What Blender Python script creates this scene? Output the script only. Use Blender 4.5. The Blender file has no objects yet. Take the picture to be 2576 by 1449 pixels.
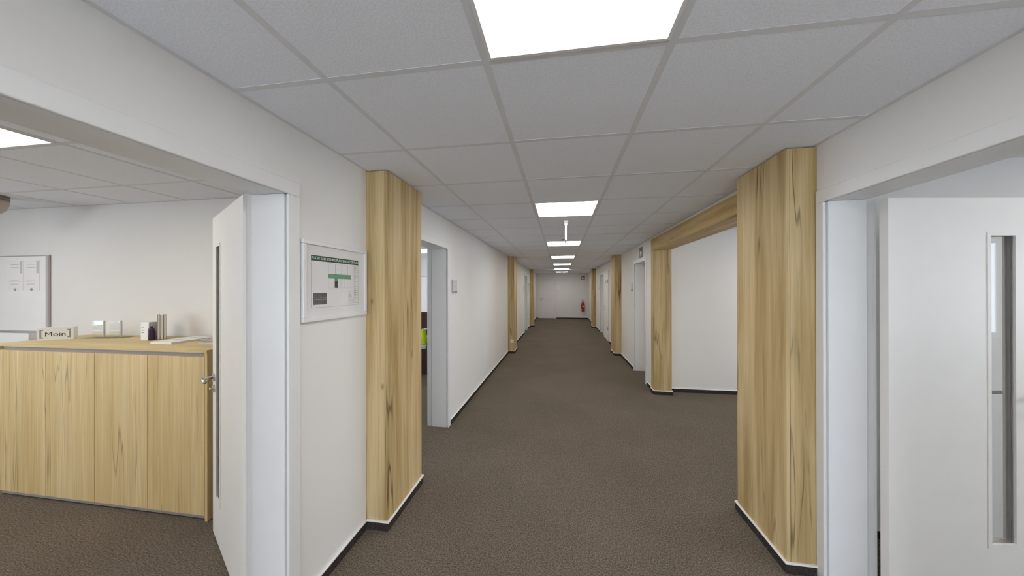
import bpy, bmesh, math, random
from mathutils import Vector, Matrix

random.seed(7)
SC = bpy.context.scene
COL = SC.collection

# ------------------------------------------------------------------ camera
F_PX = 801.59
YAW, PITCH, ROLL, CAM_Z = 0.1521, 0.0012, -0.0021, 1.6305
cam_data = bpy.data.cameras.new('camera')
cam_data.sensor_fit = 'HORIZONTAL'
cam_data.sensor_width = 36.0
cam_data.lens = 36.0 * F_PX / 2576.0
cam_data.clip_start = 0.02
cam_data.clip_end = 200
cam = bpy.data.objects.new('camera', cam_data)
COL.objects.link(cam)
_s, _c = math.sin(YAW), math.cos(YAW)
_f0, _r0, _u0 = Vector((-_s, _c, 0)), Vector((_c, _s, 0)), Vector((0, 0, 1))
_f = math.cos(PITCH) * _f0 + math.sin(PITCH) * _u0
_u = -math.sin(PITCH) * _f0 + math.cos(PITCH) * _u0
_r = math.cos(ROLL) * _r0 + math.sin(ROLL) * _u
_up = -math.sin(ROLL) * _r0 + math.cos(ROLL) * _u
cam.matrix_world = Matrix(((_r.x, _up.x, -_f.x, 0), (_r.y, _up.y, -_f.y, 0), (_r.z, _up.z, -_f.z, CAM_Z), (0, 0, 0, 1)))
SC.camera = cam

# ------------------------------------------------------------------ world and exposure
world = bpy.data.worlds.new('overcast_sky')
SC.world = world
world.use_nodes = True
bg = world.node_tree.nodes['Background']
bg.inputs[0].default_value = (0.78, 0.88, 1.0, 1)
bg.inputs[1].default_value = 8.4
PANEL = 15.9            # luminance of the ceiling light panels
SC.view_settings.view_transform = 'Standard'
SC.view_settings.look = 'None'
SC.view_settings.gamma = 1.0
SC.view_settings.use_curve_mapping = False
SC.view_settings.exposure = 0.0
SC.cycles.max_bounces = 7
SC.cycles.diffuse_bounces = 5
SC.cycles.glossy_bounces = 3
SC.cycles.use_adaptive_sampling = True
SC.cycles.adaptive_threshold = 0.06
SC.cycles.sample_clamp_indirect = 6.0
SC.cycles.caustics_reflective = False
SC.cycles.caustics_refractive = False

# ------------------------------------------------------------------ materials
MATS = {}


def new_mat(name):
    m = bpy.data.materials.new(name)
    m.use_nodes = True
    MATS[name] = m
    nt = m.node_tree
    return m, nt, nt.nodes['Principled BSDF']


def N(nt, kind, **kw):
    n = nt.nodes.new(kind)
    for k, v in kw.items():
        setattr(n, k, v)
    return n


def L(nt, a, ao, b, bi):
    nt.links.new(a.outputs[ao], b.inputs[bi])


def paint(name, col, rough=0.6, var=0.02, scale=6.0, bump=0.0, bscale=250.0, metal=0.0, spec=0.5):
    """painted / plastic / metal surface with faint tone variation and fine relief"""
    m, nt, b = new_mat(name)
    tc = N(nt, 'ShaderNodeTexCoord')
    nz = N(nt, 'ShaderNodeTexNoise')
    nz.inputs['Scale'].default_value = scale
    nz.inputs['Detail'].default_value = 1
    L(nt, tc, 'Object', nz, 'Vector')
    rp = N(nt, 'ShaderNodeValToRGB')
    lo = tuple(max(0, c * (1 - var)) for c in col)
    hi = tuple(min(1, c * (1 + var)) for c in col)
    rp.color_ramp.elements[0].position = 0.3
    rp.color_ramp.elements[1].position = 0.7
    rp.color_ramp.elements[0].color = (*lo, 1)
    rp.color_ramp.elements[1].color = (*hi, 1)
    L(nt, nz, 'Fac', rp, 'Fac')
    L(nt, rp, 'Color', b, 'Base Color')
    b.inputs['Roughness'].default_value = rough
    b.inputs['Metallic'].default_value = metal
    b.inputs['Specular IOR Level'].default_value = spec
    if bump:
        n2 = N(nt, 'ShaderNodeTexNoise')
        n2.inputs['Scale'].default_value = bscale
        n2.inputs['Detail'].default_value = 2
        L(nt, tc, 'Object', n2, 'Vector')
        bp = N(nt, 'ShaderNodeBump')
        bp.inputs['Strength'].default_value = bump
        bp.inputs['Distance'].default_value = 0.002
        L(nt, n2, 'Fac', bp, 'Height')
        L(nt, bp, 'Normal', b, 'Normal')
    return m


def glow(name, col, strength):
    m, nt, b = new_mat(name)
    b.inputs['Base Color'].default_value = (0.9, 0.9, 0.88, 1)
    b.inputs['Emission Color'].default_value = (*col, 1)
    b.inputs['Emission Strength'].default_value = strength
    return m


def clear(name, tint, gloss=0.08, rough=0.02):
    m, nt, b = new_mat(name)
    nt.nodes.remove(b)
    out = nt.nodes['Material Output']
    tr = N(nt, 'ShaderNodeBsdfTransparent')
    tr.inputs[0].default_value = (*tint, 1)
    gl = N(nt, 'ShaderNodeBsdfGlossy')
    gl.inputs['Roughness'].default_value = rough
    mx = N(nt, 'ShaderNodeMixShader')
    mx.inputs[0].default_value = gloss
    L(nt, tr, 0, mx, 1)
    L(nt, gl, 0, mx, 2)
    L(nt, mx, 0, out, 0)
    return m


def wood(name, light, dark, crack=1.0, axis='Z'):
    """oak decor: long grain, tone bands, narrow dark splits and a few knots"""
    m, nt, b = new_mat(name)
    tc = N(nt, 'ShaderNodeTexCoord')
    oi = N(nt, 'ShaderNodeObjectInfo')
    mul = N(nt, 'ShaderNodeMath', operation='MULTIPLY')
    mul.inputs[1].default_value = 61.7
    L(nt, oi, 'Random', mul, 0)
    comb = N(nt, 'ShaderNodeCombineXYZ')
    for i in range(3):
        L(nt, mul, 0, comb, i)
    add = N(nt, 'ShaderNodeVectorMath', operation='ADD')
    L(nt, tc, 'Object', add, 0)
    L(nt, comb, 0, add, 1)

    def stretched(k):
        mp = N(nt, 'ShaderNodeMapping')
        sc = [1, 1, 1]
        sc['XYZ'.index(axis)] = k
        mp.inputs['Scale'].default_value = sc
        L(nt, add, 0, mp, 'Vector')
        return mp

    def noise(src, scale, detail=4, rough=0.55, dist=0.0):
        n = N(nt, 'ShaderNodeTexNoise')
        n.inputs['Scale'].default_value = scale
        n.inputs['Detail'].default_value = detail
        n.inputs['Roughness'].default_value = rough
        n.inputs['Distortion'].default_value = dist
        L(nt, src, 0, n, 'Vector')
        return n
    broad = noise(stretched(0.05), 10, 4, 0.6, 0.4)
    fine = noise(stretched(0.02), 95, 3)
    rp = N(nt, 'ShaderNodeValToRGB')
    rp.color_ramp.elements[0].position = 0.36
    rp.color_ramp.elements[1].position = 0.62
    rp.color_ramp.elements[0].color = (*dark, 1)
    rp.color_ramp.elements[1].color = (*light, 1)
    L(nt, broad, 'Fac', rp, 'Fac')
    fr = N(nt, 'ShaderNodeValToRGB')
    fr.color_ramp.elements[0].position = 0.3
    fr.color_ramp.elements[1].position = 0.7
    fr.color_ramp.elements[0].color = (0.86, 0.84, 0.80, 1)
    fr.color_ramp.elements[1].color = (1.05, 1.05, 1.04, 1)
    L(nt, fine, 'Fac', fr, 'Fac')
    mx = N(nt, 'ShaderNodeMixRGB', blend_type='MULTIPLY')
    mx.inputs[0].default_value = 1
    L(nt, rp, 'Color', mx, 1)
    L(nt, fr, 'Color', mx, 2)
    # splits: the zero line of a stretched noise, broken up by a second one
    cn = noise(stretched(0.05), 5.5, 3, 0.5, 0.1)
    sub = N(nt, 'ShaderNodeMath', operation='SUBTRACT')
    sub.inputs[1].default_value = 0.5
    L(nt, cn, 'Fac', sub, 0)
    ab = N(nt, 'ShaderNodeMath', operation='ABSOLUTE')
    L(nt, sub, 0, ab, 0)
    mr = N(nt, 'ShaderNodeMapRange')
    mr.inputs['From Min'].default_value = 0.001
    mr.inputs['From Max'].default_value = 0.009
    mr.inputs['To Min'].default_value = 1
    mr.inputs['To Max'].default_value = 0
    L(nt, ab, 0, mr, 'Value')
    msk = noise(stretched(0.35), 4.0, 3)
    mk = N(nt, 'ShaderNodeMapRange')
    mk.inputs['From Min'].default_value = 0.45
    mk.inputs['From Max'].default_value = 0.58
    L(nt, msk, 'Fac', mk, 'Value')
    cm = N(nt, 'ShaderNodeMath', operation='MULTIPLY')
    L(nt, mr, 0, cm, 0)
    L(nt, mk, 0, cm, 1)
    # knots
    vor = N(nt, 'ShaderNodeTexVoronoi')
    vor.inputs['Scale'].default_value = 3.2
    L(nt, stretched(0.55), 0, vor, 'Vector')
    kr = N(nt, 'ShaderNodeMapRange')
    kr.inputs['From Min'].default_value = 0.02
    kr.inputs['From Max'].default_value = 0.055
    kr.inputs['To Min'].default_value = 0.8
    kr.inputs['To Max'].default_value = 0
    L(nt, vor, 'Distance', kr, 'Value')
    mxx = N(nt, 'ShaderNodeMath', operation='MAXIMUM')
    L(nt, cm, 0, mxx, 0)
    L(nt, kr, 0, mxx, 1)
    cs = N(nt, 'ShaderNodeMath', operation='MULTIPLY')
    cs.inputs[1].default_value = 0.85 * crack
    L(nt, mxx, 0, cs, 0)
    mx2 = N(nt, 'ShaderNodeMixRGB', blend_type='MIX')
    mx2.inputs[2].default_value = (0.10, 0.06, 0.025, 1)
    L(nt, cs, 0, mx2, 0)
    L(nt, mx, 'Color', mx2, 1)
    L(nt, mx2, 'Color', b, 'Base Color')
    b.inputs['Roughness'].default_value = 0.55
    b.inputs['Specular IOR Level'].default_value = 0.3
    bp = N(nt, 'ShaderNodeBump')
    bp.inputs['Strength'].default_value = 0.25
    bp.inputs['Distance'].default_value = 0.0015
    inv = N(nt, 'ShaderNodeMath', operation='SUBTRACT')
    inv.inputs[0].default_value = 1
    L(nt, cs, 0, inv, 1)
    L(nt, inv, 0, bp, 'Height')
    L(nt, bp, 'Normal', b, 'Normal')
    return m


def carpet(name, lo, mid, hi):
    m, nt, b = new_mat(name)
    tc = N(nt, 'ShaderNodeTexCoord')
    a = N(nt, 'ShaderNodeTexNoise')
    a.inputs['Scale'].default_value = 115
    a.inputs['Detail'].default_value = 4
    a.inputs['Roughness'].default_value = 0.75
    L(nt, tc, 'Object', a, 'Vector')
    rp = N(nt, 'ShaderNodeValToRGB')
    e = rp.color_ramp.elements
    e[0].position, e[1].position = 0.30, 0.74
    e[0].color, e[1].color = (*lo, 1), (*hi, 1)
    k = e.new(0.5)
    k.color = (*mid, 1)
    L(nt, a, 'Fac', rp, 'Fac')
    g = N(nt, 'ShaderNodeTexNoise')
    g.inputs['Scale'].default_value = 1.3
    g.inputs['Detail'].default_value = 2
    L(nt, tc, 'Object', g, 'Vector')
    gr = N(nt, 'ShaderNodeValToRGB')
    gr.color_ramp.elements[0].position = 0.3
    gr.color_ramp.elements[1].position = 0.7
    gr.color_ramp.elements[0].color = (0.92, 0.92, 0.92, 1)
    gr.color_ramp.elements[1].color = (1.06, 1.06, 1.06, 1)
    L(nt, g, 'Fac', gr, 'Fac')
    mx = N(nt, 'ShaderNodeMixRGB', blend_type='MULTIPLY')
    mx.inputs[0].default_value = 1
    L(nt, rp, 'Color', mx, 1)
    L(nt, gr, 'Color', mx, 2)
    L(nt, mx, 'Color', b, 'Base Color')
    b.inputs['Roughness'].default_value = 1.0
    b.inputs['Specular IOR Level'].default_value = 0.05
    bp = N(nt, 'ShaderNodeBump')
    bp.inputs['Strength'].default_value = 0.6
    bp.inputs['Distance'].default_value = 0.004
    L(nt, a, 'Fac', bp, 'Height')
    L(nt, bp, 'Normal', b, 'Normal')
    return m


paint('wall', (0.785, 0.765, 0.74), 0.75, 0.012, 1.5)
paint('tile', (0.84, 0.855, 0.905), 0.9, 0.06, 160)
paint('grid', (0.71, 0.71, 0.725), 0.6, 0.02)
paint('slab', (0.55, 0.55, 0.55), 0.9)
paint('frame_white', (0.77, 0.765, 0.76), 0.4, 0.01)
paint('leaf_white', (0.87, 0.84, 0.80), 0.45, 0.01)
paint('gasket', (0.34, 0.32, 0.33), 0.7)
wood('oak', (0.63, 0.48, 0.265), (0.40, 0.275, 0.11), 1.0)
wood('oak_beam', (0.62, 0.46, 0.23), (0.44, 0.30, 0.11), 0.8, 'Y')
wood('oak_light', (0.80, 0.63, 0.35), (0.68, 0.50, 0.235), 0.55)
wood('oak_top', (0.74, 0.60, 0.33), (0.64, 0.49, 0.23), 0.3, 'X')
carpet('carpet', (0.030, 0.024, 0.019), (0.152, 0.124, 0.097), (0.325, 0.275, 0.222))
carpet('carpet_strip', (0.018, 0.015, 0.014), (0.048, 0.040, 0.038), (0.10, 0.085, 0.078))
paint('bead', (0.86, 0.85, 0.83), 0.4)
paint('steel', (0.62, 0.61, 0.60), 0.28, 0.03, 20, metal=1.0)
paint('alu', (0.50, 0.47, 0.48), 0.45, 0.02, 20, metal=0.4)
paint('rail', (0.36, 0.32, 0.33), 0.5, 0.02)
glow('panel', (1.0, 0.972, 0.925), PANEL)
glow('panel_room', (1.0, 0.94, 0.84), PANEL * 0.76)
clear('glass', (0.965, 0.97, 0.97), 0.05)
clear('acrylic', (0.955, 0.965, 0.96), 0.05)
clear('green_glass', (0.955, 0.975, 0.965), 0.05)
clear('picture_glass', (0.985, 0.985, 0.985), 0.02)
paint('tray_white', (0.90, 0.90, 0.90), 0.3, 0.01)
paint('paper', (0.84, 0.82, 0.81), 0.8, 0.01)
paint('ink', (0.03, 0.03, 0.03), 0.7)
paint('ink_grey', (0.30, 0.29, 0.29), 0.7)
paint('ink_light', (0.55, 0.54, 0.54), 0.7)
paint('plan_green', (0.14, 0.36, 0.22), 0.7)
paint('header_green', (0.02, 0.065, 0.03), 0.6)
paint('header_text', (0.75, 0.85, 0.78), 0.6)
paint('stair_green', (0.05, 0.07, 0.045), 0.6)
paint('site_grey', (0.13, 0.12, 0.125), 0.7)
paint('white_plastic', (0.82, 0.82, 0.81), 0.4, 0.01)
paint('board_white', (0.85, 0.84, 0.83), 0.55, 0.01)
paint('red', (0.42, 0.02, 0.02), 0.3, 0.03)
paint('sign_red', (0.36, 0.02, 0.03), 0.5)
paint('black', (0.02, 0.02, 0.02), 0.5)
paint('dark_red', (0.035, 0.008, 0.010), 0.5)
paint('brass', (0.55, 0.45, 0.22), 0.35, metal=0.8)
paint('sign_green', (0.10, 0.13, 0.10), 0.5)
paint('neon', (0.62, 0.78, 0.02), 0.8, 0.05, 30)
paint('reflective', (0.72, 0.76, 0.80), 0.4)
paint('navy', (0.012, 0.014, 0.04), 0.8)
paint('bottle_purple', (0.04, 0.012, 0.05), 0.4)
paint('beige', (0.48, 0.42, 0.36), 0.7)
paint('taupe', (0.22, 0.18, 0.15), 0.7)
paint('magazine', (0.55, 0.46, 0.34), 0.6, 0.7, 45)
paint('glass_edge', (0.50, 0.54, 0.53), 0.3)


# ------------------------------------------------------------------ mesh helpers
def bm_box(bm, x0, x1, y0, y1, z0, z1, bev=0.0):
    if x1 < x0: x0, x1 = x1, x0
    if y1 < y0: y0, y1 = y1, y0
    r = bmesh.ops.create_cube(bm, size=1.0)
    for v in r['verts']:
        v.co = Vector((x0 + (v.co.x + 0.5) * (x1 - x0), y0 + (v.co.y + 0.5) * (y1 - y0), z0 + (v.co.z + 0.5) * (z1 - z0)))
    if bev:
        es = {e for v in r['verts'] for e in v.link_edges}
        bmesh.ops.bevel(bm, geom=list(es), offset=bev, segments=2, affect='EDGES', profile=0.5)


def bm_tube(bm, path, r, n=12, cap=True):
    pts = [Vector(p) for p in path]
    rs = r if isinstance(r, (list, tuple)) else [r] * len(pts)
    rings = []
    for i, p in enumerate(pts):
        if i == 0: t = pts[1] - p
        elif i == len(pts) - 1: t = p - pts[i - 1]
        else: t = (pts[i + 1] - p).normalized() + (p - pts[i - 1]).normalized()
        t.normalize()
        a = Vector((0, 0, 1)) if abs(t.z) < 0.9 else Vector((1, 0, 0))
        u = t.cross(a).normalized(); w = t.cross(u)
        rings.append([bm.verts.new(p + rs[i] * (math.cos(2 * math.pi * k / n) * u + math.sin(2 * math.pi * k / n) * w)) for k in range(n)])
    for a, b in zip(rings, rings[1:]):
        for k in range(n):
            bm.faces.new((a[k], a[(k + 1) % n], b[(k + 1) % n], b[k]))
    if cap:
        bm.faces.new(rings[0]); bm.faces.new(rings[-1])


def bm_lathe(bm, prof, n=24, c=(0, 0, 0)):
    rings = []
    for r, z in prof:
        rings.append([bm.verts.new((c[0] + r * math.cos(2 * math.pi * k / n), c[1] + r * math.sin(2 * math.pi * k / n), c[2] + z)) for k in range(n)])
    for a, b in zip(rings, rings[1:]):
        for k in range(n):
            bm.faces.new((a[k], a[(k + 1) % n], b[(k + 1) % n], b[k]))
    bm.faces.new(rings[0][::-1]); bm.faces.new(rings[-1])


def bm_poly(bm, pts, thick, mapf):
    """extruded polygon; pts are (a, b); mapf(a, b, t) gives the 3-D point"""
    lo = [bm.verts.new(mapf(a, b, 0)) for a, b in pts]
    hi = [bm.verts.new(mapf(a, b, thick)) for a, b in pts]
    bm.faces.new(lo); bm.faces.new(hi[::-1])
    n = len(pts)
    for i in range(n):
        bm.faces.new((lo[i], hi[i], hi[(i + 1) % n], lo[(i + 1) % n]))


def bm_slab(bm, us, zs, holes, t0, t1, mapf):
    """one connected slab with rectangular holes; holes are (u0,u1,z0,z1)"""
    us = sorted(set(round(u, 5) for u in us)); zs = sorted(set(round(z, 5) for z in zs))
    V = {}

    def vv(i, j, t):
        k = (i, j, t)
        if k not in V:
            V[k] = bm.verts.new(mapf(us[i], zs[j], t1 if t else t0))
        return V[k]

    def solid(i, j):
        if not (0 <= i < len(us) - 1 and 0 <= j < len(zs) - 1): return False
        cu, cz = (us[i] + us[i + 1]) / 2, (zs[j] + zs[j + 1]) / 2
        return not any(a < cu < b and c < cz < d for a, b, c, d in holes)
    for i in range(len(us) - 1):
        for j in range(len(zs) - 1):
            if not solid(i, j): continue
            bm.faces.new((vv(i, j, 0), vv(i + 1, j, 0), vv(i + 1, j + 1, 0), vv(i, j + 1, 0)))
            bm.faces.new((vv(i, j, 1), vv(i, j + 1, 1), vv(i + 1, j + 1, 1), vv(i + 1, j, 1)))
            for di, dj, a, b in ((-1, 0, (i, j), (i, j + 1)), (1, 0, (i + 1, j + 1), (i + 1, j)), (0, -1, (i + 1, j), (i, j)), (0, 1, (i, j + 1), (i + 1, j + 1))):
                if not solid(i + di, j + dj):
                    bm.faces.new((vv(*a, 0), vv(*b, 0), vv(*b, 1), vv(*a, 1)))


def finish(name, bm, mat, parent=None, loc=(0, 0, 0), rotz=0.0, smooth=False):
    bmesh.ops.recalc_face_normals(bm, faces=bm.faces[:])
    me = bpy.data.meshes.new(name)
    bm.to_mesh(me); bm.free()
    if smooth:
        for p in me.polygons: p.use_smooth = True
    me.materials.append(MATS[mat])
    return link(name, me, parent, loc, rotz)


def link(name, me, parent=None, loc=(0, 0, 0), rotz=0.0):
    o = bpy.data.objects.new(name, me)
    COL.objects.link(o)
    o.parent = parent
    o.location = loc
    o.rotation_euler = (0, 0, rotz)
    return o


def tag(o, label, cat=None, group=None, kind=None):
    o['label'] = label
    if cat: o['category'] = cat
    if group: o['group'] = group
    if kind: o['kind'] = kind
    return o


def empty(name, loc, label, cat, rotz=0.0, group=None, kind=None):
    o = bpy.data.objects.new(name, None)
    COL.objects.link(o)
    o.location = loc
    o.rotation_euler = (0, 0, rotz)
    o.empty_display_size = 0.1
    return tag(o, label, cat, group, kind)


def box(name, dims, mat, parent=None, bev=0.0, loc=(0, 0, 0), rotz=0.0):
    bm = bmesh.new()
    bm_box(bm, *dims, bev)
    return finish(name, bm, mat, parent, loc, rotz)


def wbox(root, name, dims, mat, bev=0.0):
    """a box given in world coordinates, made a part of an unrotated root"""
    l = root.location
    x0, x1, y0, y1, z0, z1 = dims
    return box(name, (x0 - l.x, x1 - l.x, y0 - l.y, y1 - l.y, z0 - l.z, z1 - l.z), mat, root, bev)


def text(name, body, size, mat, parent, loc, basis, width=None, bold=0.0):
    """flat lettering; basis = (right, up) directions in the parent's space"""
    cu = bpy.data.curves.new(name, 'FONT')
    cu.body = body; cu.size = size; cu.align_x = 'CENTER'; cu.align_y = 'CENTER'
    cu.extrude = 0.0002; cu.offset = bold; cu.resolution_u = 2
    tmp = bpy.data.objects.new(name, cu)
    COL.objects.link(tmp)
    bpy.context.view_layer.update()
    dg = bpy.context.evaluated_depsgraph_get()
    me = bpy.data.meshes.new_from_object(tmp.evaluated_get(dg))
    bpy.data.objects.remove(tmp)
    r, u = Vector(basis[0]), Vector(basis[1])
    n = r.cross(u)
    xs = [v.co.x for v in me.vertices]
    k = (width / (max(xs) - min(xs))) if width else 1.0
    for v in me.vertices:
        c = v.co.copy()
        v.co = r * c.x * k + u * c.y + n * c.z
    me.materials.clear(); me.materials.append(MATS[mat])
    return link(name, me, parent, loc)


# ------------------------------------------------------------------ dimensions of the place (metres)
XL, XR, H = -1.315, 1.435, 2.4295
XLR, XRR = -1.56, 1.68            # room faces of the corridor walls
Y_END, Y_BACK = 17.4, -4.0
T = 0.625
GX = [-0.887, -0.262, 0.363, 0.988]
GY0 = 1.105
DH_L, DH_R = 2.092, 2.103          # clear height of the door openings
DOORS_L = [(0.49, 1.36), (2.71, 3.575), (11.58, 12.45)]
DOORS_R = [(1.115, 1.985), (5.73, 6.58), (10.08, 10.98), (11.25, 12.10)]
PORT = (2.56, 5.33, 2.40)          # wall opening behind the oak portal
PY = 2.41                          # partition behind the near rooms

# floor, a single carpet for corridor and rooms
tag(box('floor', (-6.8, 6.8, Y_BACK - 0.2, Y_END + 0.2, -0.1, 0.0), 'carpet'), 'dark grey brown loop pile carpet covering corridor and rooms', 'floor', kind='structure')


def corridor_wall(name, x0, x1, doors, dh, extra, label):
    us = [Y_BACK, Y_END]; zs = [0, 2.62]; holes = []
    for a, b in doors:
        us += [a - 0.03, b + 0.03]; zs.append(dh + 0.03)
        holes.append((a - 0.03, b + 0.03, -1, dh + 0.03))
    for a, b, h in extra:
        us += [a, b]; zs.append(h); holes.append((a, b, -1, h))
    bm = bmesh.new()
    bm_slab(bm, us, zs, holes, x0, x1, lambda u, z, t: (t, u, z))
    return tag(finish(name, bm, 'wall'), label, 'wall', kind='structure')


corridor_wall('wall_left', XLR, XL, DOORS_L, DH_L, [], 'long white plaster wall on the left of the corridor')
corridor_wall('wall_right', XR, XRR, DOORS_R, DH_R, [PORT], 'long white plaster wall on the right with the oak portal')


def cross_wall(name, y0, y1, x0, x1, holes, label, top=2.62):
    us = [x0, x1]; zs = [0, top]
    for a, b, c, d in holes:
        us += [a, b]; zs += [max(c, 0), d]
    bm = bmesh.new()
    bm_slab(bm, us, zs, holes, y0, y1, lambda u, z, t: (u, t, z))
    return tag(finish(name, bm, 'wall'), label, 'wall', kind='structure')


def long_wall(name, x0, x1, y0, y1, holes, label):
    us = [y0, y1]; zs = [0, 2.62]
    for a, b, c, d in holes:
        us += [a, b]; zs += [max(c, 0), d]
    bm = bmesh.new()
    bm_slab(bm, us, zs, holes, x0, x1, lambda u, z, t: (t, u, z))
    return tag(finish(name, bm, 'wall'), label, 'wall', kind='structure')


END_DOOR = (-1.17, -0.30)
cross_wall('wall_end', Y_END, Y_END + 0.2, XLR, XRR, [(END_DOOR[0] - 0.03, END_DOOR[1] + 0.03, -1, 2.13)], 'white wall closing the far end of the corridor')
cross_wall('wall_back', Y_BACK - 0.2, Y_BACK, XLR, XRR, [(-1.15, 1.25, 0.05, 2.3)], 'white wall behind the camera with a tall window')
cross_wall('wall_office_partition', PY, PY + 0.1, -6.6, XLR, [], 'white partition wall behind the oak sideboard')
cross_wall('wall_office_near', -3.1, -3.0, -6.6, XLR, [], 'white partition wall on the near side of the left office')
cross_wall('wall_second_office', 7.9, 8.0, -6.6, XLR, [], 'white partition wall seen through the second left doorway')
cross_wall('wall_meeting_room', PY, PY + 0.15, XRR, 6.6, [], 'white partition wall behind the glazed door on the right')
cross_wall('wall_meeting_near', -3.1, -3.0, XRR, 6.6, [], 'white partition wall on the near side of the right room')
cross_wall('wall_side_corridor', 5.33, 5.45, XRR, 6.6, [], 'smooth white wall of the side corridor beyond the oak portal')
WIN_L1, WIN_L2 = (-2.6, 0.4, 0.95, 2.30), (3.0, 7.4, 0.95, 2.30)
WIN_R = (-2.6, 1.4, 0.95, 2.30)
WIN_S = (2.9, 5.0, 0.4, 2.30)  # opening for the window added to light the side corridor
long_wall('wall_facade_left', -6.8, -6.6, -3.1, 8.0, [WIN_L1, WIN_L2], 'outer wall of the left offices with window openings')
long_wall('wall_facade_right', 6.6, 6.8, -3.1, 5.45, [WIN_R, WIN_S], 'outer wall of the right room with window openings')


def window(n, horiz, c0, u0, u1, z0, z1, label, bays):
    """c0: plane coordinate; horiz 'Y' = runs along Y at x=c0, 'X' = runs along X at y=c0"""
    base = (c0, (u0 + u1) / 2, z0) if horiz == 'Y' else ((u0 + u1) / 2, c0, z0)
    r = empty('window_%d' % n, base, label, 'window', kind='structure')

    def bx(nm, a, b, c, d, t, mat):
        if horiz == 'Y': wbox(r, nm, (c0 - t, c0 + t, a, b, c, d), mat)
        else: wbox(r, nm, (a, b, c0 - t, c0 + t, c, d), mat)
    bx('bottom_rail', u0, u1, z0, z0 + 0.06, 0.03, 'frame_white')
    bx('top_rail', u0, u1, z1 - 0.06, z1, 0.03, 'frame_white')
    w = (u1 - u0) / bays
    for i in range(bays + 1):
        x = u0 + i * w
        a, b = max(u0, x - 0.035), min(u1, x + 0.035)
        bx('mullion', a, b, z0 + 0.06, z1 - 0.06, 0.03, 'frame_white')
    for i in range(bays):
        bx('pane', u0 + i * w + 0.03, u0 + (i + 1) * w - 0.03, z0 + 0.05, z1 - 0.05, 0.004, 'glass')


window(1, 'Y', -6.7, *WIN_L1, 'white framed window band of the near left office', 3)
window(2, 'Y', -6.7, *WIN_L2, 'white framed window band of the second left office', 3)
window(3, 'Y', 6.7, *WIN_R, 'white framed window band of the right room', 3)
window(5, 'Y', 6.7, *WIN_S, 'white framed window at the end of the side corridor', 2)  # out of view, added so daylight lifts the wall beyond the portal
window(4, 'X', Y_BACK - 0.1, -1.15, 1.25, 0.05, 2.3, 'tall white framed window behind the camera', 2)

# ------------------------------------------------------------------ ceilings
BAR = 0.013          # half width of the visible T bars


def tile_mesh(w, d):
    key = 'tile_%.3f_%.3f' % (w, d)
    if key in bpy.data.meshes: return bpy.data.meshes[key]
    bm = bmesh.new()
    bm_box(bm, -w / 2, w / 2, -d / 2, d / 2, 0, 0.015)
    bmesh.ops.recalc_face_normals(bm, faces=bm.faces[:])
    me = bpy.data.meshes.new(key)
    bm.to_mesh(me); bm.free()
    me.materials.append(MATS['tile'])
    return me


def tiled_ceiling(xs, ys, h, skip, label, slab_dims, name='ceiling'):
    sl = tag(box(name, slab_dims, 'slab'), label, 'ceiling', kind='structure')
    for i in range(len(xs) - 1):
        for j in range(len(ys) - 1):
            if (i, j) in skip: continue
            a, b = xs[i] + BAR * 0.8, xs[i + 1] - BAR * 0.8
            c, d = ys[j] + BAR * 0.8, ys[j + 1] - BAR * 0.8
            link('ceiling_tile', tile_mesh(b - a, d - c), sl, ((a + b) / 2, (c + d) / 2, h + 0.005 + random.uniform(-0.0008, 0.0008)))
    for i, x in enumerate(xs):
        a, b = x - BAR, x + BAR
        if i == 0: a = x
        if i == len(xs) - 1: b = x
        if i == 0: b = x + 0.022
        if i == len(xs) - 1: a = x - 0.022
        box('edge_trim' if i in (0, len(xs) - 1) else 'grid_runner', (a, b, ys[0], ys[-1], h + 0.0036, h + 0.006), 'grid', sl)
    for j, y in enumerate(ys):
        if j == 0: a, b = y, y + 0.022
        elif j == len(ys) - 1: a, b = y - 0.022, y
        else: a, b = y - BAR, y + BAR
        box('cross_tee', (xs[0] + 0.022, xs[-1] - 0.022, a, b, h + 0.0040, h + 0.0056), 'grid', sl)
    return sl


J0 = -3
n_rows = int(math.floor((Y_END - (GY0 + J0 * T)) / T))
ys_c = [GY0 + (J0 + k) * T for k in range(n_rows + 1)] + [Y_END]
xs_c = [XL] + GX + [XR]
LIGHT_J = [-1, 3, 7, 11, 15, 19]
skip = {(2, j - J0) for j in LIGHT_J + [23]}
tiled_ceiling(xs_c, ys_c, H, skip, 'suspended corridor ceiling of pale grey square tiles in a T bar grid', (XLR, XRR, Y_BACK, Y_END, H + 0.07, H + 0.19))
# plain strip behind the camera
box_back = box('ceiling', (XL, XR, Y_BACK, ys_c[0], H, H + 0.06), 'tile')
tag(box_back, 'plain ceiling strip of the corridor behind the camera', 'ceiling', kind='structure')

xs_r = [-1.56 - 0.0, -2.095] + [-2.095 - T * k for k in range(1, 8)] + [-6.6]
xs_r = sorted(set(round(x, 4) for x in xs_r))
ys_r = [-0.515 - 2.485, -2.39, -1.765, -1.14, -0.515, 0.11, 0.735, 1.36, 1.985, PY]
lamp_r = {(xs_r.index(-3.345), 6), (xs_r.index(-5.22), 6), (xs_r.index(-3.345), 2), (xs_r.index(-5.22), 2)}
tiled_ceiling(xs_r, ys_r, H, lamp_r, 'suspended tile ceiling of the office behind the left doorway', (-6.6, XLR, -3.0, PY, H + 0.07, H + 0.19))
tag(box('ceiling', (-6.6, XLR, PY + 0.1, 7.9, H, H + 0.06), 'tile'), 'pale ceiling of the second left office', 'ceiling', kind='structure')
tag(box('ceiling', (XRR, 6.6, -3.0, PY, H, H + 0.06), 'tile'), 'pale ceiling of the right room', 'ceiling', kind='structure')
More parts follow.
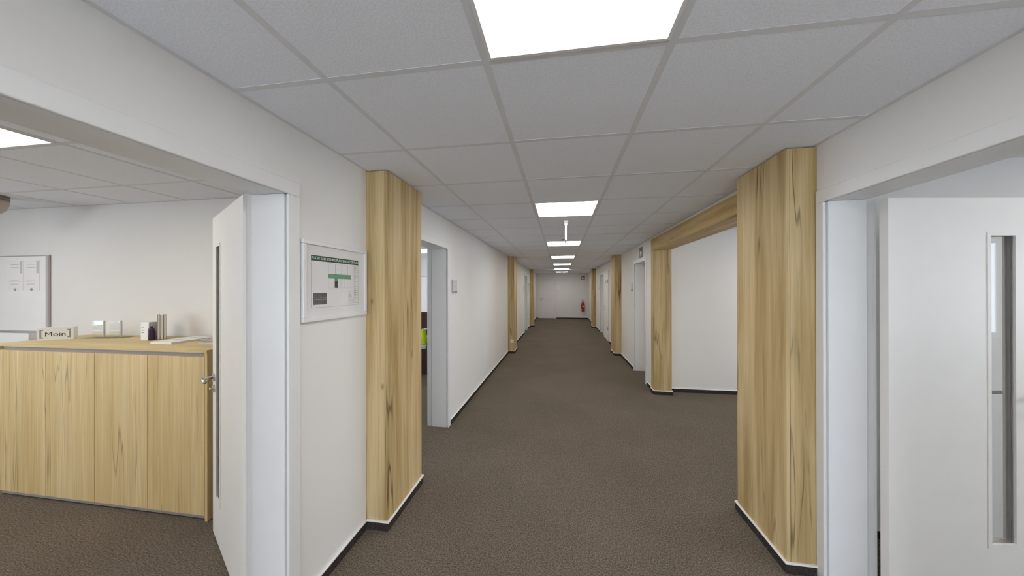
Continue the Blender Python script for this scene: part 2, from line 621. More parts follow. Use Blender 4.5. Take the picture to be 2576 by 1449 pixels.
tag(box('ceiling', (XRR, 6.6, PY + 0.15, 5.33, 2.545, 2.62), 'tile'), 'pale ceiling of the side corridor', 'ceiling', kind='structure')
tag(box('trim_1', (XL + 0.022, XR - 0.022, 13.5, 13.54, H - 0.028, H + 0.003), 'frame_white'), 'thin white strip crossing the ceiling at the last oak columns', 'trim', kind='structure')


def ceiling_light(x0, x1, y0, y1, h, label, mat='panel', group=None):
    r = empty('ceiling_light', ((x0 + x1) / 2, (y0 + y1) / 2, h), label, 'light', group=group)
    f = 0.012
    a0, a1, b0, b1 = x0 + BAR, x1 - BAR, y0 + BAR, y1 - BAR
    for d in ((a0, a1, b0, b0 + f), (a0, a1, b1 - f, b1), (a0, a0 + f, b0 + f, b1 - f), (a1 - f, a1, b0 + f, b1 - f)):
        wbox(r, 'frame', (*d, h - 0.001, h + 0.02), 'frame_white')
    o = wbox(r, 'diffuser', (a0 + f, a1 - f, b0 + f, b1 - f, h + 0.003, h + 0.008), mat)
    return r


names = ['large square ceiling light panel nearest the camera at the top of the view',
         'second square ceiling light panel, just before the hanging blade sign',
         'third ceiling light panel, seen just behind the hanging blade sign',
         'fourth ceiling light panel along the corridor',
         'fifth ceiling light panel along the corridor',
         'sixth ceiling light panel, last full square one before the end wall']
for j, nm in zip(LIGHT_J, names):
    ceiling_light(GX[1], GX[2], GY0 + j * T, GY0 + (j + 1) * T, H, nm, group='corridor ceiling lights')
gm = (GX[1] + GX[2]) / 2
ceiling_light(GX[1], gm, GY0 + 23 * T, GY0 + 24 * T, H, 'left half of the narrow paired ceiling lights at the far end', group='corridor ceiling lights')
ceiling_light(gm, GX[2], GY0 + 23 * T, GY0 + 24 * T, H, 'right half of the narrow paired ceiling lights at the far end', group='corridor ceiling lights')
tag(box('ceiling_light', (GX[1] + 0.02, GX[2] - 0.02, -2.6, -2.02, H - 0.012, H - 0.001), 'panel'), 'ceiling light panel behind the camera', 'light')
for (i, j) in sorted(lamp_r):
    front = (i == xs_r.index(-3.345) and j == 6)
    ceiling_light(xs_r[i], xs_r[i + 1], ys_r[j], ys_r[j + 1], H, 'square ceiling light panel above the oak sideboard in the left office' if front else 'left office ceiling light panel, %s' % {(True, False): 'by the doorway, away from the sideboard', (False, True): 'by the window, in line with the sideboard', (False, False): 'by the window, away from the sideboard'}[(i == xs_r.index(-3.345), j == 6)], 'panel_room', group='left office ceiling lights')


def surface_panel(x, y, h, label, group):
    r = empty('ceiling_light', (x, y, h), label, 'light', group=group)
    box('frame', (-0.31, 0.31, -0.31, 0.31, -0.012, 0.0), 'frame_white', r)
    box('diffuser', (-0.295, 0.295, -0.295, 0.295, -0.016, -0.0125), 'panel_room', r)


surface_panel(-2.83, 6.35, H, 'square ceiling light panel glimpsed through the second left doorway', 'second office lights')
surface_panel(-4.9, 4.0, H, 'ceiling light panel deep inside the second left office', 'second office lights')
surface_panel(3.45, 1.25, H, 'ceiling light panel of the right room near the glazed door', 'right room lights')  # out of view, position set by its light on and behind the glazed leaf
surface_panel(5.2, -1.2, H, 'ceiling light panel of the right room near its window', 'right room lights')
surface_panel(3.3, 3.9, 2.545, 'ceiling light panel of the side corridor nearest the portal', 'side corridor lights')
surface_panel(5.2, 3.9, 2.545, 'ceiling light panel of the side corridor nearest its window', 'side corridor lights')  # out of view, extra panel added to lift the side corridor wall


# ------------------------------------------------------------------ door frames and leaves
def door_root(n, wall, y0, y1, label):
    x = XL if wall == 'L' else XR
    return empty('door_%d' % n, (x, (y0 + y1) / 2, 0), label, 'door', kind='structure')


def frame_parts(r, wall, y0, y1, h, out_far=0.07, out_near=0.07):
    xc, xr, s = (XL, XLR, 1) if wall == 'L' else (XR, XRR, -1)
    xf = xc + s * 0.013
    reb = xr + s * 0.048                  # the rebate for the leaf starts here
    g = 0.010
    for y, d in ((y0, -1), (y1, 1)):
        wbox(r, 'jamb', (xc - s * 0.015, reb, y + d * 0.004, y + d * 0.03, 0, h + 0.004), 'frame_white', 0.002)
        wbox(r, 'groove', (xc, xc - s * 0.0149, y + d * 0.020, y + d * 0.03, 0, h + 0.02), 'frame_white')
        wbox(r, 'rebate', (reb, xr, y + d * 0.022, y + d * 0.03, 0, h + 0.02), 'frame_white')
        wbox(r, 'gasket', (reb - s * 0.001, reb - s * 0.006, y + d * 0.014, y + d * 0.023, 0, h), 'gasket')
    wbox(r, 'head_lining', (xc - s * 0.015, reb, y0 - 0.004, y1 + 0.004, h + 0.004, h + 0.03), 'frame_white', 0.002)
    wbox(r, 'head_groove', (xc, xc - s * 0.0149, y0 - 0.02, y1 + 0.02, h + 0.020, h + 0.03), 'frame_white')
    wbox(r, 'head_rebate', (reb, xr, y0 - 0.02, y1 + 0.02, h + 0.022, h + 0.03), 'frame_white')
    wbox(r, 'casing', (xc, xf, y0 - out_near, y0, 0, h), 'frame_white', 0.004)
    wbox(r, 'casing', (xc, xf, y1, y1 + out_far, 0, h), 'frame_white', 0.004)
    wbox(r, 'casing', (xc, xf, y0 - out_near, y1 + out_far, h, h + 0.07), 'frame_white', 0.004)
    xo = xr - s * 0.013
    wbox(r, 'casing', (xr, xo, y0 - 0.07, y0 - 0.022, 0, h + 0.02), 'frame_white', 0.003)
    wbox(r, 'casing', (xr, xo, y1 + 0.022, y1 + 0.07, 0, h + 0.02), 'frame_white', 0.003)
    wbox(r, 'casing', (xr, xo, y0 - 0.07, y1 + 0.07, h + 0.02, h + 0.07), 'frame_white', 0.003)


def handle_set(leaf, s, zc, yface, d, toward=-1):
    """lever handle with rosettes on the face y=yface of the leaf; d = outward direction along local y; toward = lever direction along s"""
    def disc(nm, zz, rr, t):
        bm = bmesh.new()
        bm_tube(bm, [(s, yface, zz), (s, yface + d * t, zz)], rr, 20)
        return finish(nm, bm, 'steel', leaf, smooth=False)
    disc('rosette', zc, 0.026, 0.009)
    disc('key_rosette', zc - 0.075, 0.025, 0.008)
    bm = bmesh.new()
    bm_tube(bm, [(s, yface + d * 0.006, zc - 0.075), (s, yface + d * 0.026, zc - 0.075)], 0.008, 10)
    finish('lock_cylinder', bm, 'steel', leaf, smooth=True)
    bm = bmesh.new()
    bm_tube(bm, [(s, yface + d * 0.006, zc), (s, yface + d * 0.045, zc), (s + toward * 0.006, yface + d * 0.056, zc), (s + toward * 0.02, yface + d * 0.060, zc), (s + toward * 0.125, yface + d * 0.060, zc)], 0.0095, 12)
    finish('lever', bm, 'steel', leaf, smooth=True)


def glazed_leaf(r, hinge, direction, width, h, tsign, s0=0.53, s1=0.70, mat='leaf_white'):
    """leaf in its own space: x runs from the hinge to the free edge, thickness from y=0 to tsign*0.04"""
    a = math.atan2(direction[1], direction[0])
    loc = (hinge[0] - r.location.x, hinge[1] - r.location.y, 0)
    bm = bmesh.new()
    bm_slab(bm, [0, s0, s1, width], [0.008, 0.275, 1.915, h], [(s0, s1, 0.275, 1.915)], 0, tsign * 0.04, lambda u, z, t: (u, t, z))
    leaf = finish('leaf', bm, mat, r, loc, a)
    y0, y1 = 0.0, tsign * 0.04
    box('pane', (s0 + 0.002, s1 - 0.002, min(y0, y1) + 0.017, max(y0, y1) - 0.017, 0.277, 1.913), 'glass', leaf)
    for yf, d in ((y0, -tsign), (y1, tsign)):
        q = (yf - d * 0.006, yf + d * 0.003)
        w = 0.014
        for dm in ((s0 - 0.004, s0 + w, *q, 0.271, 1.919), (s1 - w, s1 + 0.004, *q, 0.271, 1.919), (s0 + w, s1 - w, *q, 0.271, 0.275 + w), (s0 + w, s1 - w, *q, 1.915 - w, 1.919)):
            box('glazing_bead', dm, mat, leaf)
    box('glazing_gasket', (s0 + 0.0145, s0 + 0.018, min(y0, y1) + 0.0145, max(y0, y1) - 0.0145, 0.29, 1.90), 'gasket', leaf)
    box('glazing_gasket', (s1 - 0.018, s1 - 0.0145, min(y0, y1) + 0.0145, max(y0, y1) - 0.0145, 0.29, 1.90), 'gasket', leaf)
    for yf, d in ((y0, -tsign), (y1, tsign)):
        handle_set(leaf, width - 0.06, 1.05, yf, d)
    box('lock_plate', (width, width + 0.002, min(y0, y1) + 0.010, max(y0, y1) - 0.010, 0.93, 1.17), 'steel', leaf)
    return leaf


def hinge_pin(r, x, y, z):
    l = r.location
    bm = bmesh.new()
    bm_tube(bm, [(x - l.x, y - l.y, z - 0.05), (x - l.x, y - l.y, z + 0.05)], 0.009, 12)
    finish('hinge', bm, 'steel', r, smooth=True)


# near left office door, leaf swung into the room
d1 = door_root(1, 'L', *DOORS_L[0], 'white framed doorway on the near left with its leaf swung open')
frame_parts(d1, 'L', *DOORS_L[0], DH_L)
dirA = Vector((-2.292 + 1.572, 1.80 - 1.372)).normalized()
glazed_leaf(d1, (-1.572, 1.372), dirA, 0.862, DH_L + 0.012, -1, 0.60, 0.745)
# second left doorway, leaf folded right back
d2 = door_root(2, 'L', *DOORS_L[1], 'white framed doorway behind the first left oak column')
frame_parts(d2, 'L', *DOORS_L[1], DH_L)
dirB = Vector((-0.372, 0.928)).normalized()
leafB = glazed_leaf(d2, (-1.575, 3.60), dirB, 0.862, DH_L + 0.012, -1)
# far left doorway, closed
d3 = door_root(3, 'L', *DOORS_L[2], 'white framed doorway far down the left wall')
frame_parts(d3, 'L', *DOORS_L[2], DH_L)


def closed_leaf(r, wall, y0, y1, h, flush, lever_at=None):
    xc, xr, s = (XL, XLR, 1) if wall == 'L' else (XR, XRR, -1)
    if flush:
        a, b = xc - s * 0.032, xc + s * 0.008
    else:
        a, b = xr + s * 0.005, xr + s * 0.044
    gap = 0.0015 if flush else -0.0205
    lf = wbox(r, 'leaf', (a, b, y0 + gap, y1 - gap, 0.004, h - (0.0015 if flush else -0.0205)), 'leaf_white', 0.002)
    return lf, (b if s > 0 else b)


closed_leaf(d3, 'L', *DOORS_L[2], DH_L, False)
# near right door
d4 = door_root(4, 'R', *DOORS_R[0], 'white framed doorway on the near right with a glazed leaf opened inwards')
frame_parts(d4, 'R', *DOORS_R[0], DH_R, out_far=0.055)
glazed_leaf(d4, (1.693, 1.945), (_c, _s), 0.862, 2.10, 1, 0.52, 0.675)
# right door beside the portal
d5 = door_root(5, 'R', *DOORS_R[1], 'white door recess with a sign above it, just past the oak portal')
frame_parts(d5, 'R', *DOORS_R[1], DH_R)
closed_leaf(d5, 'R', *DOORS_R[1], DH_R, False)
# flush door with lever, far right
d6 = door_root(6, 'R', *DOORS_R[2], 'closed white door with steel lever behind the second right oak column')
frame_parts(d6, 'R', *DOORS_R[2], DH_R)
lf, _ = closed_leaf(d6, 'R', *DOORS_R[2], DH_R, True)


def lever_on_wall(r, leaf, x, y, z, nx, ty):
    """lever on a face with normal along x (nx) pointing along ty in y; coordinates are world"""
    l = r.location
    def P(a, b, c): return (a - l.x, b - l.y, c - l.z)
    for nm, zz, rr in (('rosette', z, 0.026), ('key_rosette', z - 0.085, 0.024)):
        bm = bmesh.new(); bm_tube(bm, [P(x, y, zz), P(x + nx * 0.009, y, zz)], rr, 16); finish(nm, bm, 'steel', leaf)
    bm = bmesh.new()
    bm_tube(bm, [P(x, y, z), P(x + nx * 0.05, y, z), P(x + nx * 0.06, y + ty * 0.015, z), P(x + nx * 0.06, y + ty * 0.13, z)], 0.010, 10)
    finish('lever', bm, 'steel', leaf, smooth=True)


lever_on_wall(d6, lf, XR - 0.008, 10.90, 1.04, -1, -1)
for z in (0.40, 1.85):
    hinge_pin(d6, XR - 0.022, 10.075, z)
box('pictogram_plate', (-0.0115, -0.0082, 10.50 - d6.location.y, 10.58 - d6.location.y, 1.78, 1.88), 'ink_grey', d6)
d7 = door_root(7, 'R', *DOORS_R[3], 'white framed doorway next to the last right oak column')
frame_parts(d7, 'R', *DOORS_R[3], DH_R)
closed_leaf(d7, 'R', *DOORS_R[3], DH_R, False)
# end wall door
d8 = empty('door_8', ((END_DOOR[0] + END_DOOR[1]) / 2, Y_END, 0), 'closed white door on the left of the corridor end wall', 'door', kind='structure')
for a, b in ((END_DOOR[0] - 0.06, END_DOOR[0]), (END_DOOR[1], END_DOOR[1] + 0.06)):
    wbox(d8, 'casing', (a, b, Y_END - 0.012, Y_END, 0, 2.10), 'wall', 0.003)
wbox(d8, 'casing', (END_DOOR[0] - 0.06, END_DOOR[1] + 0.06, Y_END - 0.012, Y_END, 2.10, 2.16), 'wall', 0.003)
for a, b in ((END_DOOR[0] - 0.03, END_DOOR[0] - 0.004), (END_DOOR[1] + 0.004, END_DOOR[1] + 0.03)):
    wbox(d8, 'jamb', (a, b, Y_END, Y_END + 0.2, 0, 2.10), 'frame_white')
lf8 = wbox(d8, 'leaf', (END_DOOR[0] + 0.004, END_DOOR[1] - 0.004, Y_END - 0.008, Y_END + 0.032, 0.008, 2.096), 'wall', 0.002)
wbox(d8, 'door_stop', (END_DOOR[0] - 0.03, END_DOOR[1] + 0.03, Y_END + 0.033, Y_END + 0.06, 0, 2.128), 'wall')  # unseen backing added behind the leaf to block outside light leaking in
l8 = d8.location
for nm, zz, rr in (('rosette', 1.05, 0.026), ('key_rosette', 0.965, 0.024)):
    bm = bmesh.new(); bm_tube(bm, [(-1.09 - l8.x, -0.008, zz), (-1.09 - l8.x, -0.017, zz)], rr, 16); finish(nm, bm, 'steel', lf8)
bm = bmesh.new()
bm_tube(bm, [(-1.09 - l8.x, -0.01, 1.05), (-1.09 - l8.x, -0.06, 1.05), (-1.075 - l8.x, -0.068, 1.05), (-0.96 - l8.x, -0.068, 1.05)], 0.011, 10)
finish('lever', bm, 'steel', lf8, smooth=True)
for z in (0.55, 1.85):
    hinge_pin(d8, END_DOOR[1] + 0.002, Y_END - 0.022, z)


# ------------------------------------------------------------------ carpet skirting with white top edge
def skirting(name, segs, axis, c, s, label):
    """one skirting run; segs are (a, b) along the run, c the wall face, s the outward sign"""
    r = None
    for k, (a, b) in enumerate(segs):
        if axis == 'Y': d = lambda t, z0, z1: (c, c + s * t, a, b, z0, z1)
        else: d = lambda t, z0, z1: (a, b, c, c + s * t, z0, z1)
        o = box(name, d(0.010, 0.0, 0.055), 'carpet_strip')
        tag(o, label[k] if isinstance(label, list) else label, 'baseboard', kind='structure')
        box('top_edge', d(0.015, 0.055, 0.066), 'bead', o, 0.003)


skirting('baseboard_left', [(1.432, 1.996), (3.647, 7.898), (8.432, 11.508), (12.522, 13.498), (14.032, Y_END)], 'Y', XL, 1,
         ['dark carpet skirting under the framed evacuation plan', 'long dark carpet skirting with white edge along the left wall', 'dark carpet skirting past the second left column', 'dark carpet skirting before the third left column', 'dark carpet skirting at the far left corner'])
skirting('baseboard_right', [(5.345, 5.658), (6.652, 7.978), (8.512, 10.008), (11.052, 11.178), (12.172, 13.498), (14.032, Y_END)], 'Y', XR, -1,
         ['short dark skirting between oak portal and white door recess', 'dark carpet skirting from white door recess to second right column', 'dark carpet skirting behind the second right column', 'very short dark skirting between two far right doors', 'dark carpet skirting before the third right column', 'dark carpet skirting at the far right corner'])
skirting('baseboard_end', [(XL + 0.016, END_DOOR[0] - 0.062), (END_DOOR[1] + 0.062, XR - 0.016)], 'X', Y_END, -1,
         ['short dark skirting left of the end wall door', 'dark skirting below the fire extinguisher on the end wall'])
skirting('baseboard_side', [(XRR + 0.01, 6.6)], 'X', 5.33, -1, 'dark carpet skirting with white edge in the side corridor')
skirting('baseboard_office', [(-6.6, XLR - 0.02)], 'X', PY, -1, 'dark skirting behind the oak sideboard')
skirting('baseboard_meeting', [(XRR + 0.02, 6.6)], 'X', PY, -1, 'dark skirting behind the glazed right door')


# ------------------------------------------------------------------ oak clad columns and portal
def oak_column(wall, y0, y1, label, depth=0.158):
    xc, s = (XL, 1) if wall == 'L' else (XR, -1)
    r = empty('oak_column', (xc + s * depth / 2, (y0 + y1) / 2, 0), label, 'column')
    xe = xc + s * depth
    t = 0.019
    top = H - 0.0015
    wbox(r, 'side_panel', (xc, xe - s * (t + 0.0015), y0, y0 + t, 0.03, top), 'oak', 0.0012)
    wbox(r, 'side_panel', (xc, xe - s * (t + 0.0015), y1 - t, y1, 0.03, top), 'oak', 0.0012)
    wbox(r, 'front_panel', (xe - s * t, xe, y0, y1, 0.03, top), 'oak', 0.0012)
    wbox(r, 'core', (xc, xe - s * 0.022, y0 + 0.022, y1 - 0.022, 0.0, top), 'slab')
    for nm, e, z0, z1, m in (('skirting', 0.010, 0.0, 0.055, 'carpet_strip'), ('skirting_edge', 0.015, 0.055, 0.066, 'bead')):
        bv = 0.003 if nm == 'skirting_edge' else 0.0
        wbox(r, nm, (xc, xe + s * e, y0 - e, y0, z0, z1), m, bv)
        wbox(r, nm, (xc, xe + s * e, y1, y1 + e, z0, z1), m, bv)
        wbox(r, nm, (xe, xe + s * e, y0, y1, z0, z1), m, bv)
    return r


oak_column('L', 1.998, 2.527, 'oak clad column nearest on the left, beside the framed evacuation plan')
oak_column('R', 2.044, 2.560, 'oak clad column nearest on the right, beside the glazed door')
oak_column('L', 7.90, 8.43, 'second oak column on the left, with a white power socket')
oak_column('R', 7.98, 8.51, 'second oak column on the right, beyond the white door recess')
oak_column('L', 13.50, 14.03, 'small far oak column on the left, nearest the end wall')
oak_column('R', 13.50, 14.03, 'small far oak column on the right, nearest the end wall')

pr = empty('oak_portal', (1.545, 5.24, 0), 'oak lined portal around the side corridor opening on the right', 'portal')
wbox(pr, 'post', (1.412, 1.665, 5.158, 5.326, 0.03, 2.216), 'oak', 0.0015)
wbox(pr, 'head_beam', (1.412, 1.665, 2.572, 5.326, 2.2175, 2.397), 'oak_beam', 0.0015)
for nm, e, z0, z1, m in (('skirting', 0.010, 0.0, 0.055, 'carpet_strip'), ('skirting_edge', 0.015, 0.055, 0.066, 'bead')):
    wbox(pr, nm, (1.412 - e, 1.665 + e, 5.158 - e, 5.158, z0, z1), m)
    wbox(pr, nm, (1.412 - e, 1.412, 5.158, 5.326, z0, z1), m)
    wbox(pr, nm, (1.665, 1.665 + e, 5.158, 5.314, z0, z1), m)


# ------------------------------------------------------------------ framed evacuation plan
def evacuation_plan(y0, y1, z0, z1, label, full=True):
    r = empty('framed_plan', (XL, (y0 + y1) / 2, (z0 + z1) / 2), label, 'picture')
    xw = XL
    wbox(r, 'backing', (xw + 0.004, xw + 0.010, y0 + 0.004, y1 - 0.004, z0 + 0.004, z1 - 0.004), 'white_plastic')
    fw = 0.022
    for d in ((y0, y1, z0, z0 + fw), (y0, y1, z1 - fw, z1), (y0, y0 + fw, z0 + fw, z1 - fw), (y1 - fw, y1, z0 + fw, z1 - fw)):
        wbox(r, 'frame_bar', (xw + 0.002, xw + 0.022, *d), 'frame_white', 0.0025)
    px = xw + 0.0105
    pp = wbox(r, 'paper', (px - 0.0004, px, y0 + 0.015, y1 - 0.015, z0 + 0.015, z1 - 0.015), 'paper')
    ky, kz = (y1 - y0) / 0.542, (z1 - z0) / 0.429

    def pr_(nm, a, b, c, d, mat, e=0.0005):
        return wbox(r, nm, (px + 0.0001, px + e, y0 + (a - 1.441) * ky, y0 + (b - 1.441) * ky, z0 + (c - 1.457) * kz, z0 + (d - 1.457) * kz), mat)
    pr_('title_band', 1.503, 1.902, 1.781, 1.810, 'header_green')
    w = 0.0011
    for a, b, c, d in ((1.503, 1.503 + w, 1.528, 1.781), (1.902 - w, 1.902, 1.528, 1.781), (1.503, 1.902, 1.528, 1.528 + w)):
        pr_('border_line', a, b, c, d, 'ink_grey')
    pr_('escape_route', 1.630, 1.826, 1.689, 1.715, 'plan_green')
    pr_('escape_route', 1.684, 1.712, 1.673, 1.6888, 'plan_green')
    pr_('staircase', 1.684, 1.711, 1.635, 1.6728, 'stair_green')
    pr_('site_plan', 1.518, 1.619, 1.544, 1.608, 'site_grey')
    if full:
        for y in (1.534, 1.550, 1.566, 1.582, 1.598):
            pr_('site_line', y, y + 0.0007, 1.546, 1.606, 'ink', 0.0008)
        pr_('site_line', 1.519, 1.618, 1.580, 1.5812, 'ink_light', 0.0009)
        pr_('site_line', 1.519, 1.618, 1.571, 1.5722, 'ink_light', 0.0009)
        pr_('site_marker', 1.5065, 1.5105, 1.572, 1.577, 'ink')
        for y in (1.631, 1.687, 1.741, 1.796, 1.848):
            pr_('room_wall', y, y + (0.0014 if 1.65 < y < 1.83 else 0.0008), 1.716, 1.772, 'ink_grey')
        for y in (1.630, 1.681, 1.735, 1.764, 1.793, 1.848):
            pr_('room_wall', y, y + 0.0012, 1.635, 1.688, 'ink_grey')
        for a, b, z in ((1.631, 1.849, 1.772), (1.631, 1.683, 1.635), (1.712, 1.849, 1.635), (1.826, 1.849, 1.7145), (1.826, 1.849, 1.6885)):
            pr_('room_wall', a, b, z, z + 0.0009, 'ink_light')
        for a, b, c, d in ((1.859, 1.860, 1.568, 1.780), (1.806, 1.807, 1.528, 1.614), (1.806, 1.859, 1.6135, 1.6145), (1.806, 1.902, 1.568, 1.569), (1.859, 1.902, 1.642, 1.643), (1.806, 1.902, 1.540, 1.541), (1.859, 1.902, 1.706, 1.707)):
            pr_('legend_line', a, b, c, d, 'ink_grey')
        rnd = random.Random(3)
        z = 1.772
        while z > 1.576:
            pr_('legend_icon', 1.864, 1.873, z - 0.0065, z, 'ink_grey' if rnd.random() < 0.7 else 'ink')
            pr_('legend_text', 1.877, 1.877 + rnd.uniform(0.012, 0.021), z - 0.0042, z - 0.002, 'ink_light')
            z -= 0.0115
        for z in (1.606, 1.598, 1.590, 1.580):
            pr_('legend_text', 1.812, 1.812 + rnd.uniform(0.02, 0.04), z - 0.0022, z, 'ink_grey')
        for z in (1.563, 1.556, 1.549):
            pr_('legend_text', 1.815, 1.815 + rnd.uniform(0.04, 0.075), z - 0.002, z, 'ink_light')
        for d, b in (((1.742, 1.747, 1.660, 1.662), 0), ((1.690, 1.697, 1.712, 1.717), 0), ((1.640, 1.646, 1.710, 1.714), 0)):
            pr_('plan_mark', *d, 'header_green', 0.0008)
        yc = (1.503 + 1.902) / 2
        text('title', 'FLUCHT- UND RETTUNGSPLAN / EVACUATION PLAN', 0.0205, 'header_text', r, (px + 0.0008 - xw, y0 + (yc - 1.441) * ky - r.location.y, z0 + (1.7955 - 1.457) * kz - r.location.z), ((0, 1, 0), (0, 0, 1)), 0.388, 0.0002)
    wbox(r, 'cover_glass', (xw + 0.0145, xw + 0.0160, y0 + 0.018, y1 - 0.018, z0 + 0.018, z1 - 0.018), 'picture_glass')
    return r


evacuation_plan(1.441, 1.980, 1.457, 1.887, 'white framed evacuation plan with green title band beside the left oak column')
evacuation_plan(12.86, 13.30, 1.455, 1.885, 'small far framed plan before the last left oak column', full=False)


# ------------------------------------------------------------------ acrylic door signs
def door_sign(wall, y0, y1, z0, z1, label):
    xc, s = (XL, 1) if wall == 'L' else (XR, -1)
    r = empty('door_sign', (xc, (y0 + y1) / 2, z0), label, 'sign', group='acrylic door signs')
    wbox(r, 'acrylic_plate', (xc + s * 0.010, xc + s * 0.014, y0, y1, z0, z1), 'acrylic')
    wbox(r, 'insert', (xc + s * 0.0075, xc + s * 0.0095, y0 + 0.018, y1 - 0.006, z0 + 0.022, z1 - 0.004), 'paper')
    wbox(r, 'edge_strip', (xc + s * 0.006, xc + s * 0.015, y0, y0 + 0.012, z0 + 0.02, z1), 'ink_light')
    for a, b, c in ((0.55, 0.9, 0.93), (0.35, 0.7, 0.5)):
        y = y0 + (y1 - y0) * a
        z = z0 + (z1 - z0) * c
        wbox(r, 'printed_line', (xc + s * 0.0143, xc + s * 0.0147, y, y0 + (y1 - y0) * b, z - 0.003, z + 0.003), 'ink_grey')
    for y in (y0 + 0.02, y1 - 0.02):
        bm = bmesh.new()
        bm_tube(bm, [(0, y - r.location.y, 0.014), (s * 0.022, y - r.location.y, 0.014)], 0.0085, 14)
        finish('standoff', bm, 'steel', r, smooth=False)
    wbox(r, 'lower_lip', (xc + s * 0.006, xc + s * 0.018, y0 + 0.005, y1 - 0.05, z0 - 0.012, z0 - 0.002), 'acrylic')


door_sign('L', 3.725, 3.895, 1.575, 1.733, 'clear acrylic door sign right of the second left doorway')
door_sign('R', 6.66, 6.81, 1.582, 1.733, 'grey door sign left of the white door recess past the portal')
door_sign('L', 11.22, 11.37, 1.565, 1.715, 'tiny door sign by the far left doorway')
door_sign('R', 12.20, 12.36, 1.585, 1.735, 'tiny door sign by the last right doorway')

# sign above the right door
r = empty('rescue_sign', (XR, 6.045, 2.275), 'small dark green pictogram sign above the white door recess', 'sign')
wbox(r, 'plate', (XR - 0.006, XR, 5.95, 6.14, 2.182, 2.366), 'sign_green')
wbox(r, 'pictogram_field', (XR - 0.0066, XR - 0.0061, 5.985, 6.105, 2.236, 2.298), 'paper')
wbox(r, 'pictogram_mark', (XR - 0.0066, XR - 0.0061, 6.02, 6.07, 2.318, 2.348), 'ink_light')
wbox(r, 'pictogram_mark', (XR - 0.0066, XR - 0.0061, 5.985, 6.105, 2.206, 2.226), 'ink_light')

# socket on the second left column
r = empty('power_socket', (-1.214, 7.9, 0.31), 'white power socket low on the second left oak column', 'socket')
box('plate', (-0.040, 0.040, -0.009, 0.0, -0.040, 0.040), 'white_plastic', r, 0.003)
bm = bmesh.new(); bm_tube(bm, [(0, -0.0085, 0), (0, -0.0115, 0)], 0.022, 20); finish('insert', bm, 'white_plastic', r)
for z in (-0.008, 0.008):
    bm = bmesh.new(); bm_tube(bm, [(z, -0.0112, 0), (z, -0.0121, 0)], 0.003, 8); finish('contact_hole', bm, 'ink_grey', r)

# ------------------------------------------------------------------ hanging blade sign and ceiling sensor
r = empty('hanging_sign', (0.060, 3.93, H), 'white blade sign hanging edge on from the corridor ceiling', 'sign')
box('mount', (-0.026, 0.026, -0.15, 0.15, -0.030, 0.0), 'white_plastic', r, 0.004)
box('housing', (-0.017, 0.017, -0.15, 0.15, -0.062, -0.0302), 'white_plastic', r, 0.003)
box('blade', (-0.010, 0.010, -0.145, 0.145, -0.232, -0.0622), 'white_plastic', r, 0.002)
box('blade_edge', (-0.003, 0.003, -0.14, 0.14, -0.252, -0.2322), 'ink_light', r)
r = empty('smoke_detector', (0.046, 5.10, H), 'small round detector on the ceiling behind the blade sign', 'detector')
bm = bmesh.new(); bm_lathe(bm, [(0.045, 0.0), (0.045, -0.012), (0.036, -0.02)], 20); finish('base', bm, 'white_plastic', r, smooth=False)
bm = bmesh.new(); bm_lathe(bm, [(0.028, -0.0201), (0.026, -0.034), (0.012, -0.042)], 20); finish('sensor_head', bm, 'ink_grey', r, smooth=False)

# ------------------------------------------------------------------ end wall: notice, fire sign, extinguisher
r = empty('notice', (-0.125, Y_END, 1.646), 'white square notice on the end wall beside the door', 'notice')
box('sheet', (-0.085, 0.085, -0.003, -0.0005, -0.095, 0.095), 'board_white', r)
for z in (0.05, 0.02, -0.01):
    box('printed_line', (-0.05, 0.04, -0.0036, -0.0031, z - 0.005, z), 'ink_light', r)
r = empty('fire_sign', (1.168, Y_END, 2.185), 'red fire extinguisher sign with white pictograms on the end wall', 'sign')
box('plate', (-0.098, 0.098, -0.005, -0.0005, -0.105, 0.105), 'sign_red', r)


def flat(nm, pts, mat, parent, y=-0.0051):
    bm = bmesh.new()
    bm_poly(bm, pts, -0.0006, lambda a, b, t: (a, y + t, b))
    return finish(nm, bm, mat, parent)


flat('extinguisher_mark', [(-0.07, -0.07), (-0.025, -0.07), (-0.025, 0.02), (-0.04, 0.04), (-0.055, 0.04), (-0.07, 0.02)], 'paper', r)
flat('nozzle_mark', [(-0.075, 0.05), (-0.015, 0.05), (-0.015, 0.068), (-0.075, 0.068)], 'paper', r)
flat('flame_mark', [(0.025, -0.07), (0.07, -0.07), (0.08, -0.02), (0.062, 0.03), (0.055, 0.075), (0.04, 0.03), (0.02, -0.01)], 'paper', r)

r = empty('fire_extinguisher', (1.165, Y_END - 0.095, 0.40), 'red fire extinguisher hanging on the end wall below the sign', 'extinguisher')
bm = bmesh.new()
bm_lathe(bm, [(0.045, 0.0), (0.074, 0.004), (0.080, 0.03), (0.080, 0.37), (0.074, 0.42), (0.052, 0.455), (0.030, 0.47), (0.026, 0.49)], 28)
finish('cylinder', bm, 'red', r, smooth=True)
bm = bmesh.new()
bm_lathe(bm, [(0.030, 0.491), (0.034, 0.50), (0.034, 0.525), (0.022, 0.535)], 18)
finish('valve', bm, 'brass', r, smooth=False)
bm = bmesh.new()
bm_tube(bm, [(-0.05, -0.005, 0.53), (-0.04, -0.005, 0.565), (0.0, -0.005, 0.588), (0.04, -0.005, 0.575), (0.062, -0.005, 0.54)], 0.011, 10)
finish('carry_handle', bm, 'black', r, smooth=True)
bm = bmesh.new()
bm_tube(bm, [(-0.02, -0.02, 0.52), (-0.07, -0.035, 0.49), (-0.088, -0.03, 0.40), (-0.086, -0.02, 0.28), (-0.084, -0.015, 0.16)], 0.011, 10)
finish('hose', bm, 'black', r, smooth=True)
bm = bmesh.new()
